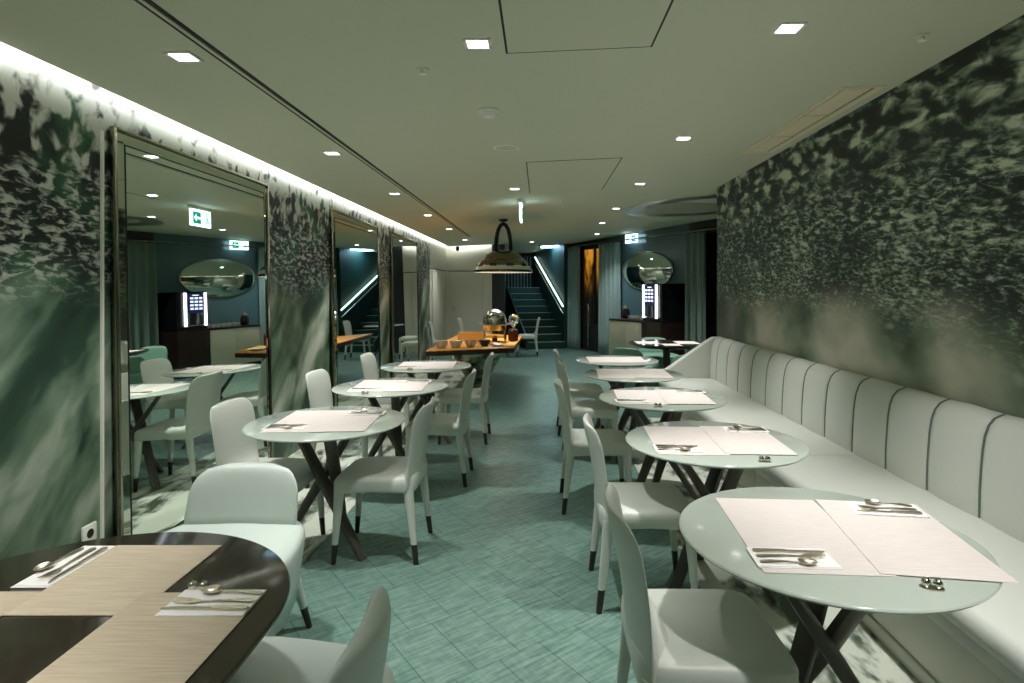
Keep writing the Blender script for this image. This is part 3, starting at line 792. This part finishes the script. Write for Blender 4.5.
LT = [('first mirror table', -1.225, 3.40, .384), ('second mirror table', -1.165, 4.62, .384), ('third mirror table', -1.12, 5.83, .384)]
lab = {'nearest banquette table': 'pale round glass table nearest the camera, beside the banquette',
 'second banquette table': 'pale round glass table second along the banquette', 'third banquette table': 'pale round glass table third along the banquette',
 'fourth banquette table': 'pale round glass table fourth along the banquette', 'fifth banquette table': 'bare-looking pale round table at the far end of the banquette',
 'first mirror table': 'pale round glass table beside the largest mirror, first on that side', 'second mirror table': 'pale round glass table second along the mirror wall',
 'third mirror table': 'pale round glass table third along the mirror wall, nearest the buffet'}
proto = None
for nm, x, y, r in RT+LT:
    if proto is None:
        proto = make_table(lab[nm]); proto.location = (x, y, .004); proto.rotation_euler.z = r
    else: dup(proto, (x, y, .004), r, lab[nm])
dup(proto, (-.92, 12.95, .001), .4, 'pale round glass table beyond the buffet, before the cream back door')
TZ = TH+.004

# placemats
def make_placemat(w_, l, mt):
    o = MB().box(-w_/2, w_/2, -l/2, l/2, 0, .0022).build('placemat', mt, bevel=.0008)
    return o
pm = None
def placemat(label, x, y, rot=0, w_=.335, l=.56, z=TZ, mt=M_MAT):
    o = make_placemat(w_, l, mt); o.location = (x, y, z+.0004); o.rotation_euler.z = rot
    return tag(o, label, 'placemat', 'placemats')
placemat('beige placemat on the aisle half of the nearest banquette table', .792, 1.855, -.065, .345, .565)
placemat('beige placemat on the banquette half of the nearest banquette table', 1.115, 1.825, -.15, .335, .56, TZ+.0024)
for nm, x, y, r in RT[1:4]+LT:
    left = x < 0; dx = .155 if not left else .125; w_ = .325 if not left else .30; l = .55
    cx = x+(.0 if not left else -.0)
    if left: sides = ('wall', 'aisle')
    else: sides = ('aisle', 'banquette')
    for i, sg in enumerate((-1, 1)):
        placemat(f'beige placemat on the {sides[i]} half of the {nm}', cx+sg*dx, y+.005, -.05*(1 if not left else -1.2), w_, l, TZ+.0024*i)
placemat('pale placemat across the middle of the fifth banquette table', .81, 6.3, .0, .60, .5)

# cutlery
def extrude_profile(mb, ol, zf, th):
    """flat outline in xy lifted by zf(x); thickness th"""
    n = len(ol)
    lo = [(x, y, zf(x)) for x, y in ol]; hi = [(x, y, zf(x)+th) for x, y in ol]
    mb.rings([lo, hi])
def sym(half): return [(x, y) for x, y in half]+[(x, -y) for x, y in reversed(half)]
def strip(mb, half, zf, th):
    """outline given as (x, halfwidth): builds quads along x so curves stay clean"""
    rs = []
    for x, hw in half:
        z = zf(x); rs.append([(x, -hw, z), (x, hw, z), (x, hw*.9, z+th), (x, -hw*.9, z+th)])
    mb.rings(rs)
def make_fork():
    m = MB(); zf = lambda x: .001+.006*max(0, (x-.10)/.09)**2*1+.0025*math.sin(max(0, min(1, x/.12))*PI)
    strip(m, [(0, .006), (.008, .0085), (.03, .007), (.08, .0038), (.115, .003), (.128, .005), (.138, .0105), (.150, .012)], zf, .0022)
    for k in (-1.5, -.5, .5, 1.5):
        strip2 = []
        for x, hw in ((.149, .0024), (.17, .0019), (.19, .001)):
            z = zf(x); strip2.append([(x, k*.0062-hw, z), (x, k*.0062+hw, z), (x, k*.0062+hw, z+.002), (x, k*.0062-hw, z+.002)])
        m.rings(strip2)
    return m
def make_knife():
    m = MB(); zf = lambda x: .001
    strip(m, [(0, .006), (.006, .009), (.05, .008), (.09, .006), (.094, .0075)], zf, .0045)
    rs = []
    for x, a, b in ((.093, -.0065, .0065), (.12, -.0085, .0065), (.16, -.009, .006), (.19, -.006, .005), (.205, .001, .003)):
        rs.append([(x, a, .0015), (x, b, .0015), (x, b, .0035), (x, a, .0028)])
    m.rings(rs); return m
def make_spoon():
    m = MB(); zf = lambda x: .001+.004*math.sin(max(0, min(1, x/.11))*PI)
    strip(m, [(0, .005), (.008, .0075), (.03, .006), (.07, .0032), (.10, .003)], zf, .0022)
    rs = []
    for k in range(1, 12):
        u = k/12; x = .098+.058*u; hw = .019*math.sin(PI*u**.85)**.7; dep = .007*math.sin(PI*u)
        ring = []
        for i in range(9):
            q = -1+2*i/8; ring.append((x, hw*q, .010-dep*(1-q*q)))
        for i in range(8, -1, -1):
            q = -1+2*i/8; ring.append((x, hw*q, .0085-dep*(1-q*q)-.0008))
        rs.append(ring)
    m.rings(rs); return m
PIECE = {}
def cutlery(kind, label, x, y, rot, z):
    if kind not in PIECE:
        PIECE[kind] = {'fork': make_fork, 'knife': make_knife, 'spoon': make_spoon}[kind]().build(kind, M_CUT); o = PIECE[kind]
    else: o = PIECE[kind].copy(); COL.objects.link(o)
    o.location = (x, y, z); o.rotation_euler.z = rot
    tag(o, label, kind, 'table cutlery'); return o
def setting(where, x, y, ang, z, pieces=('knife', 'fork', 'spoon'), sc_=(.225, .122)):
    """ang: direction the handles-to-heads axis points (heads away from the diner)"""
    n = MB()
    # folded napkin: two leaves, slightly offset fold
    n.box(-sc_[0]/2, sc_[0]/2, -sc_[1]/2, sc_[1]/2, 0, .0018); n.box(-sc_[0]/2, sc_[0]/2-.006, -sc_[1]/2+.004, sc_[1]/2, .0019, .0036)
    o = n.build('napkin', M_NAP, bevel=.0006); o.location = (x, y, z); o.rotation_euler.z = ang
    tag(o, f'folded white napkin {where}', 'napkin', 'folded napkins')
    c, s_ = math.cos(ang), math.sin(ang)
    for k, p in enumerate(pieces):
        off = (len(pieces)-1)/2-k; ly = off*.034; lx = -.10
        tilt = {'knife': .0, 'fork': .03, 'spoon': -.06}[p]
        cutlery(p, f'steel {p} on the white napkin {where}', x+c*lx-s_*ly, y+s_*lx+c*ly, ang+tilt, z+.0037)
M1 = TZ+.0028; M2 = TZ+.0052
setting('on the aisle side of the nearest banquette table', .712, 1.665, -.05, M1)
setting('on the banquette side of the nearest banquette table', 1.185, 2.025, PI-.13, M2)
setting('on the aisle side of the second banquette table', .655, 2.80, -.03, M1)
setting('on the banquette side of the second banquette table', 1.10, 3.17, PI-.05, M2)
setting('on the aisle side of the third banquette table', .62, 3.98, 0, M1, ('knife', 'fork'))
setting('on the banquette side of the third banquette table', 1.09, 4.33, PI, M2, ('knife', 'fork'))
setting('on the wall side of the first mirror table', -1.39, 3.23, .05, M1)
setting('on the aisle side of the first mirror table', -1.055, 3.585, PI+.05, M2)
setting('on the wall side of the second mirror table', -1.32, 4.44, .05, M1, ('knife', 'fork'))
setting('on the aisle side of the second mirror table', -1.0, 4.80, PI+.05, M2, ('knife', 'fork'))
setting('on the wall side of the third mirror table', -1.28, 5.66, .05, M1, ('knife', 'fork'))

cruet0 = None
def cruet(where, x, y, z, rot=0):
    global cruet0
    lb = f'tiny salt and pepper pair {where}'
    if cruet0 is None:
        t = thing('cruet_set', lb, 'salt and pepper', (x, y, z), rot, 'salt and pepper pairs')
        MB().prism(superell(24, .028, .014, 3), 'z', 0, .003).build('tray', M_CUT, t)
        for sx in (-1, 1):
            MB().lathe([(.001, .003), (.007, .003), (.011, .009), (.012, .015), (.010, .021), (.006, .024), (.005, .022), (.001, .022)], 18, sx*.0135).build('pot', M_STEEL, t)
        cruet0 = t
    else: dup(cruet0, (x, y, z), rot, lb)
cruet('at the front edge of the nearest banquette table', 1.0, 1.505, TZ, -.3)
cruet('at the front edge of the second banquette table', .99, 2.60, TZ, -.1)
cruet('at the front edge of the third banquette table', .76, 3.80, TZ, 0)
cruet('at the front edge of the second mirror table', -1.26, 4.25, TZ, 0)
cruet('at the front edge of the third mirror table', -1.2, 5.45, TZ, 0)

# glossy dark table in the foreground
BT = .73
t = thing('dark_table', 'glossy dark lacquered table with rounded end in the near corner', 'table', (-1.125, .95, .004))
def stadium(r, ext, n=40):
    pts = [(r*math.cos(PI*k/n), .40+r*math.sin(PI*k/n)) for k in range(n+1)]
    pts += [(-r*math.cos(PI*k/n), -ext-r*math.sin(PI*k/n)*.6) for k in range(n+1)]
    return pts
m = MB(); rs = []
for ins, z in ((.10, BT-.075), (.06, BT-.055), (.02, BT-.03), (.004, BT-.018), (0, BT-.010), (.002, BT-.003), (.006, BT)):
    rs.append([(x*(1-ins/.51), (y*(1-ins/.9)), z) for x, y in stadium(.51, .25)])
m.rings(rs); m.build('tabletop', M_GLOSSBR, t, sharp=50)
MB().lathe([(.16, 0), (.16, .02), (.15, .03), (.07, .05), (.055, .10), (.055, .60), (.10, BT-.074)], 32).build('pedestal', M_LEG, t)
BZ = BT+.004
placemat('straw placemat at the far end of the glossy dark table', -1.10, 1.565, .0, .31, .375, BZ, M_STRAW)
placemat('straw placemat at the aisle edge of the glossy dark table', -.838, 1.215, .0, .305, .52, BZ+.0024, M_STRAW)
placemat('straw placemat at the wall edge of the glossy dark table', -1.41, 1.235, .0, .31, .50, BZ, M_STRAW)
setting('at the far end of the glossy dark table', -1.303, 1.625, -PI/2, BZ+.0004, ('knife', 'fork', 'spoon'), (.24, .098))
setting('at the aisle edge of the glossy dark table', -.79, 1.425, PI, BZ+.0054, ('knife', 'fork', 'spoon'), (.205, .12))
cruet('on the napkin corner of the glossy dark table', -.865, 1.492, BZ+.0003, 0)

# dark alcove table
t = thing('alcove_table', 'dark round table with pinkish mats in front of the coffee corner', 'table', (1.78, 8.3, .001))
MB().lathe([(.001, TH-.05), (.46, TH-.05), (.52, TH-.02), (.525, TH-.008), (.52, TH), (.001, TH)], 64).build('tabletop', M_GLOSSBR, t)
MB().lathe([(.28, 0), (.28, .02), (.06, .045), (.05, .10), (.05, .62), (.14, TH-.05)], 32).build('pedestal', M_LEG, t)
for lb, x, y, r in (('pink-beige placemat on the aisle side of the alcove table', 1.5, 8.3, 0), ('pink-beige placemat on the window side of the alcove table', 2.06, 8.3, 0), ('pink-beige placemat at the near edge of the alcove table', 1.78, 7.98, PI/2)):
    placemat(lb, x, y, r, .30, .42 if r == 0 else .24, TH+.001)

# ------------------------------------------------------------------ banquette
BQ0, BQ1 = Y0+.05, 6.80
t = thing('banquette', 'long pale leather banquette with channelled back along the dark mural wall', 'banquette', (0, 0, .004))
t2 = MB().box(1.44, 2.0, BQ0, BQ1, 0, .06); t2.build('plinth', M_PANEL, t, bevel=.004)
seams = [-1.2+1.3*k for k in range(7)]
for k in range(6):
    a = BQ0+(BQ1-BQ0)*k/6; b = BQ0+(BQ1-BQ0)*(k+1)/6
    MB().box(1.45, 1.47, a+.003, b-.003, .062, .285).build('base_panel', M_WHITE, t, bevel=.004)
MB().box(1.475, 2.0, BQ0, BQ1, .06, .30).build('carcass', M_SLOT, t)
MB().box(1.405, 2.0, BQ0, BQ1, .30, .372).build('seat_frame', M_SEAT, t, bevel=.012)
# seat cushions
cuts = [BQ0, 1.10, 3.62, BQ1-.1]
for a, b in zip(cuts[:-1], cuts[1:]):
    ol = [(1.385, .374), (1.368, .385), (1.362, .41), (1.365, .44), (1.378, .46), (1.40, .471), (1.5, .476), (1.8, .478), (1.99, .476), (2.0, .374)]
    m = MB(); n = max(2, int((b-a)/.2)); rs = []
    for k in range(n+1):
        y = a+.003+(b-a-.006)*k/n
        e = min(k, n-k); dz = -.006 if e == 0 else 0
        rs.append([(x, y, z+(dz if z > .45 else 0)) for x, z in ol])
    m.rings(rs); m.build('seat_cushion', M_SEAT, t, sharp=50)
# channelled back
prof = [(1.945, .44), (1.940, .50), (1.942, .60), (1.948, .70), (1.955, .78), (1.965, .84), (1.983, .89), (2.010, .922), (2.040, .936), (2.062, .938), (2.064, .44)]
m = MB(); rs = []; pitch = .355; start = 2.61-pitch*12
y = start
bul = ((0.0, -.022), (.004, -.020), (.009, -.004), (.03, .003), (.10, .011), (.1775, .014), (.255, .011), (.325, .003), (.351, -.006))
while y < BQ1-.1:
    for u, h in bul:
        yy = y+u
        if yy < BQ0+.0 or yy > BQ1-.09: continue
        ring = []
        for i, (px, pz) in enumerate(prof):
            if i in (0, len(prof)-1) or i == len(prof)-2: ring.append((px, yy, pz)); continue
            a = Vector(prof[i+1])-Vector(prof[i-1]); nrm = Vector((-a.y, a.x)).normalized()
            if nrm.x > 0 and nrm.y < 0: nrm = -nrm
            ring.append((px+nrm.x*h, yy, pz+nrm.y*h))
        rs.append(ring)
    y += pitch
m.rings(rs)
nr = len(prof)
ys = [r[0][1] for r in rs]
for k in range(len(rs)-1):
    if ys[k+1]-ys[k] < .0055:
        for i in range(nr): m.mi[k*nr+i] = 1
m.build('backrest', [M_SEAT, mat('seam_cord', C(112, 122, 112), .6)], t, sharp=62)  # seam faces take the cord's own darker colour
ol = [(1.365, .38), (1.362, .47), (1.375, .525), (1.42, .56), (1.90, .895), (1.97, .935), (2.064, .94), (2.064, .374), (1.40, .372)]
MB().prism(ol, 'y', BQ1-.10, BQ1).build('end_wing', M_SEAT, t, bevel=.02, seg=4)

# ------------------------------------------------------------------ buffet table
t = thing('buffet_table', 'low buffet island with bright orange wood top and stone-like pedestal', 'buffet table')
ZB = .72
ol = [(-1.42, 7.32), (-.34, 7.72), (-.29, 9.60), (-1.36, 10.55)]
MB().prism(ol, 'z', ZB-.012, ZB).build('wood_top', M_WOOD, t, bevel=.004)
MB().prism([(-1.41, 7.33), (-.345, 7.73), (-.295, 9.595), (-1.35, 10.53)], 'z', ZB-.07, ZB-.012).build('dark_edge', M_BROWNCAB, t, bevel=.004)
m = MB(); prf = [(.20, 0), (.21, .03), (.15, .08), (.16, .16), (.25, .30), (.34, .46), (.37, .58), (.36, ZB-.07)]
m.lathe(prf, 40, -.93, 8.75); m.build('pedestal', M_ROCK, t)
def bowl(label, x, y, r, h, mt, fill):
    o = thing('serving_bowl', label, 'bowl', (x, y, ZB), group='serving bowls on the buffet')
    MB().lathe([(.001, 0), (r*.5, 0), (r*.55, .006), (r*.85, h*.5), (r, h), (r*.95, h), (r*.80, h*.55), (r*.5, .014), (.001, .012)], 28).build('bowl', mt, o)
    f = MB()
    rnd = random.Random(int(x*1000))
    for k in range(7):
        a = 2*PI*k/6; q = 0 if k == 6 else r*.5
        f.lathe([(.001, h*.5), (r*.30, h*.62), (r*.33, h*.8), (r*.2, h*1.02), (.001, h*1.08)], 10, q*math.cos(a), q*math.sin(a))
    f.build('food', fill, o)
bowl('white serving bowl of pastries at the left end of the buffet row', -1.285, 7.68, .088, .09, M_PORC, M_PASTRY)
bowl('white serving bowl second from left in the buffet row', -1.10, 7.73, .086, .09, M_PORC, M_PORC)
bowl('white serving bowl third from left in the buffet row', -.92, 7.82, .085, .09, M_PORC, M_PASTRY)
bowl('dark grey serving bowl beside the white plates on the buffet', -.745, 7.93, .08, .085, M_DKTEAL, M_DKTEAL)
for lb, x, y, n in (('stack', -.60, 8.10, 3), ('stack2', -.56, 7.9, 3)):
    for k in range(n):
        o = MB().lathe([(.001, 0), (.055, 0), (.085, .010), (.084, .013), (.054, .004), (.001, .004)], 28).build('plate', M_PORC, loc=(x, y, ZB+k*.0055))
        pos = ('bottom', 'middle', 'top')[k]; side = 'rear' if lb == 'stack' else 'front'
        tag(o, f'white plate, {pos} one of the {side} stack on the buffet', 'plate', 'plates on the buffet')
o = tag(MB().prism([(-.47, 7.80), (-.345, 7.84), (-.30, 8.75), (-.45, 8.70)], 'z', ZB, ZB+.012).build('folded_cloth', M_YEL, bevel=.004), 'yellow folded cloth on the right end of the buffet', 'cloth')
# slatted crate
o = thing('slatted_crate', 'pale wooden slatted crate at the back of the buffet', 'crate', (-1.03, 8.75, ZB))
MB().box(-.17, .17, -.09, .09, 0, .012).build('bottom_board', M_CRATE, o)
for k in range(8):
    x = -.165+k*.047
    for yy in (-.09, .08): MB().box(x-.014, x+.014, yy, yy+.010, .012, .125).build('slat', M_CRATE, o)
for yy in (-.08, .07): MB().box(-.18, .18, yy, yy+.010, .095, .115).build('rail', M_CRATE, o)
# roll-top chafing dish
o = thing('chafing_dish', 'silver roll-top chafing dish standing on the buffet', 'chafing dish', (-.66, 8.62, ZB+.006))
o.scale = (1.2, 1.2, 1.2)
m = MB()
for sx in (-1, 1):
    for sy in (-1, 1): m.tube([(sx*.13, sy*.10, 0), (sx*.12, sy*.09, .14)], .009, 8)
m.tube([(-.13, -.095, .05), (.13, -.095, .05)], .006, 8); m.tube([(-.13, .095, .05), (.13, .095, .05)], .006, 8); m.tube([(-.126, -.10, .06), (-.126, .10, .06)], .006, 8); m.tube([(.126, -.10, .06), (.126, .10, .06)], .006, 8)
m.build('stand', M_STEEL, o)
MB().lathe([(.001, .13), (.13, .13), (.145, .19), (.155, .20), (.15, .205), (.001, .205)], 36).build('pan', M_STEEL, o)
m = MB(); m.lathe([(.148, .205), (.145, .26), (.125, .32), (.085, .365), (.04, .385), (.001, .39)], 36); m.build('dome_lid', M_STEEL, o)
MB().tube([(-.06, -.125, .30), (-.03, -.155, .32), (.03, -.155, .32), (.06, -.125, .30)], .008, 8).build('lid_handle', M_BLACK, o)
MB().lathe([(.001, 0), (.03, 0), (.034, .03), (.03, .05), (.012, .055), (.001, .055)], 16).build('burner', M_JAM, o)
# glass globe dispenser and jars
o = thing('drink_dispenser', 'glass globe drink dispenser beside the chafing dish', 'drink dispenser', (-.395, 8.88, ZB))
MB().lathe([(.06, 0), (.06, .01), (.02, .02), (.018, .20), (.05, .215), (.05, .225), (.001, .225)], 24).build('stand', M_STEEL, o)
MB().lathe([(.02, .225), (.06, .25), (.08, .30), (.07, .355), (.03, .385), (.03, .395), (.001, .395)], 24).build('globe', M_CLEAR, o)
MB().tube([(0, -.05, .235), (0, -.085, .23), (0, -.09, .21)], .008, 8).build('tap', M_STEEL, o)
jar0 = None
for k, (x, y, lb) in enumerate(((-.40, 8.52, 'dark red preserve jar nearest the yellow cloth'), (-.355, 8.62, 'dark red preserve jar in the middle of the three'), (-.43, 8.66, 'dark red preserve jar closest to the drink dispenser'))):
    if jar0 is None:
        o = thing('preserve_jar', lb, 'jar', (x, y, ZB+.0125), group='preserve jars')
        MB().lathe([(.001, 0), (.034, 0), (.038, .01), (.038, .13), (.028, .15), (.001, .15)], 20).build('jar', M_JAM, o)
        MB().lathe([(.030, .148), (.032, .15), (.032, .168), (.001, .17)], 20).build('lid', M_STEEL, o); jar0 = o
    else: dup(jar0, (x, y, ZB+.0125), 0, lb)

# ------------------------------------------------------------------ coffee corner
def aroot(name, label, cat, s, off, z, group=None):
    p = AP(s, off); return thing(name, label, cat, (p.x, p.y, z), ANG, group)
# local: x along the wall (towards the camera side), -y into the room
o = aroot('sideboard', 'cream-fronted sideboard under the oval mirror', 'sideboard', 2.60, .02, .0)
MB().box(0, 1.10, -.60, 0, .0, .10).build('plinth', M_BROWNCAB, o)
MB().box(.0, 1.10, -.60, 0, .10, .845).build('body', M_BROWNCAB, o)
for k in range(2): MB().box(.01+k*.545, .55+k*.54, -.622, -.60, .13, .835).build('door', M_CREAMCAB, o, bevel=.003)
MB().box(.0, 1.105, -.63, 0, .845, .87).build('worktop', M_BROWNCAB, o, bevel=.003)
MB().box(-.022, 0, -.62, 0, .10, .845).build('side_panel', M_CREAMCAB, o)
o = aroot('machine_cabinet', 'dark brown cabinet carrying the black coffee machine', 'cabinet', 3.73, .02, .0)
MB().box(0, .60, -.62, 0, 0, .08).build('plinth', M_SLOT, o)
MB().box(0, .60, -.64, 0, .08, .87).build('body', M_BROWNCAB, o, bevel=.004)
MB().box(.01, .59, -.658, -.64, .10, .85).build('door', M_BROWNCAB, o, bevel=.003)
MB().tube([(.08, -.675, .55), (.08, -.675, .70)], .006, 8).build('handle', M_STEEL, o)
o = aroot('coffee_machine', 'black coffee machine with lit white strips and button screen', 'coffee machine', 3.75, .03, .88)
m = MB().box(0, .56, -.50, 0, 0, .70); m.box(0, .42, -.62, -.50, .46, .70); m.box(0, .42, -.62, -.50, 0, .07); m.box(.42, .56, -.60, -.50, 0, .70)
m.build('body', M_BLACK, o, bevel=.006)
MB().box(.05, .36, -.625, -.615, .30, .66).build('screen', M_SCREEN, o)
m = MB()
for r_ in range(4):
    for c_ in range(3): m.box(.085+c_*.085, .145+c_*.085, -.628, -.624, .56-r_*.065, .595-r_*.065)
m.box(.15, .27, -.628, -.624, .625, .64); m.build('button_icons', M_ICON, o)
for x in (.0, .385): MB().box(x, x+.045, -.63, -.612, .06, .68).build('light_strip', M_WLED, o)
m = MB(); m.tube([(.20, -.56, .46), (.20, -.56, .34)], .018, 10); m.tube([(.15, -.56, .46), (.15, -.56, .37)], .010, 8); m.build('spout', M_STEEL, o)
MB().box(.04, .38, -.60, -.51, .07, .08).build('drip_tray', M_STEEL, o)
# cups and small things on the sideboard
cup0 = None
k = 0
for i in range(6):
    for j in range(2):
        p = AP(2.88+i*.11, .22+j*.12); lb = f'white coffee cup on the sideboard, {("first","second","third","fourth","fifth","sixth")[i]} from the dark jar in the {("wall-side","front")[j]} row'
        if cup0 is None:
            t = thing('coffee_cup', lb, 'cup', (p.x, p.y, .871), ANG, 'coffee cups on the sideboard')
            MB().lathe([(.001, 0), (.024, 0), (.028, .02), (.038, .065), (.035, .065), (.025, .02), (.001, .008)], 18).build('cup', M_PORC, t)
            MB().tube([(.034, 0, .055), (.055, 0, .05), (.055, 0, .028), (.031, 0, .022)], .004, 8).build('handle', M_PORC, t); cup0 = t
        else: dup(cup0, (p.x, p.y, .871), ANG, lb)
p = AP(2.70, .30)
t = thing('storage_jar', 'dark bulbous jar at the end of the sideboard', 'jar', (p.x, p.y, .871))
MB().lathe([(.001, 0), (.07, 0), (.085, .05), (.08, .14), (.055, .18), (.05, .2)], 24).build('jar', mat('smoked_glass', C(50, 36, 34), .1), t)
MB().lathe([(.058, .2), (.06, .205), (.05, .235), (.02, .25), (.018, .27), (.001, .275)], 20).build('lid', M_CUT, t)
# convex oval mirror on the blue wall
t = aroot('oval_mirror', 'wide oval convex mirror on the blue alcove wall', 'mirror', 3.03, .012, 1.85)
m = MB(); rs = []
for k in range(9):
    q = math.cos(PI/2*k/8); dep = .10*(1-q*q)
    rs.append([(.82*q*math.cos(2*PI*i/64) if q > .001 else .0008*math.cos(2*PI*i/64), -.02-dep, (.375*q if q > .001 else .0008)*math.sin(2*PI*i/64)) for i in range(64)])
m.rings(rs, True, True); m.build('mirror_glass', M_MIRROR, t, sharp=70)
m = MB(); m.rings([[(a*math.cos(2*PI*i/64), y, b*math.sin(2*PI*i/64)) for i in range(64)] for a, b, y in ((.835, .39, 0), (.84, .395, -.02), (.83, .385, -.03), (.815, .37, -.026))], False, False)
m.build('frame', M_STEEL, t)
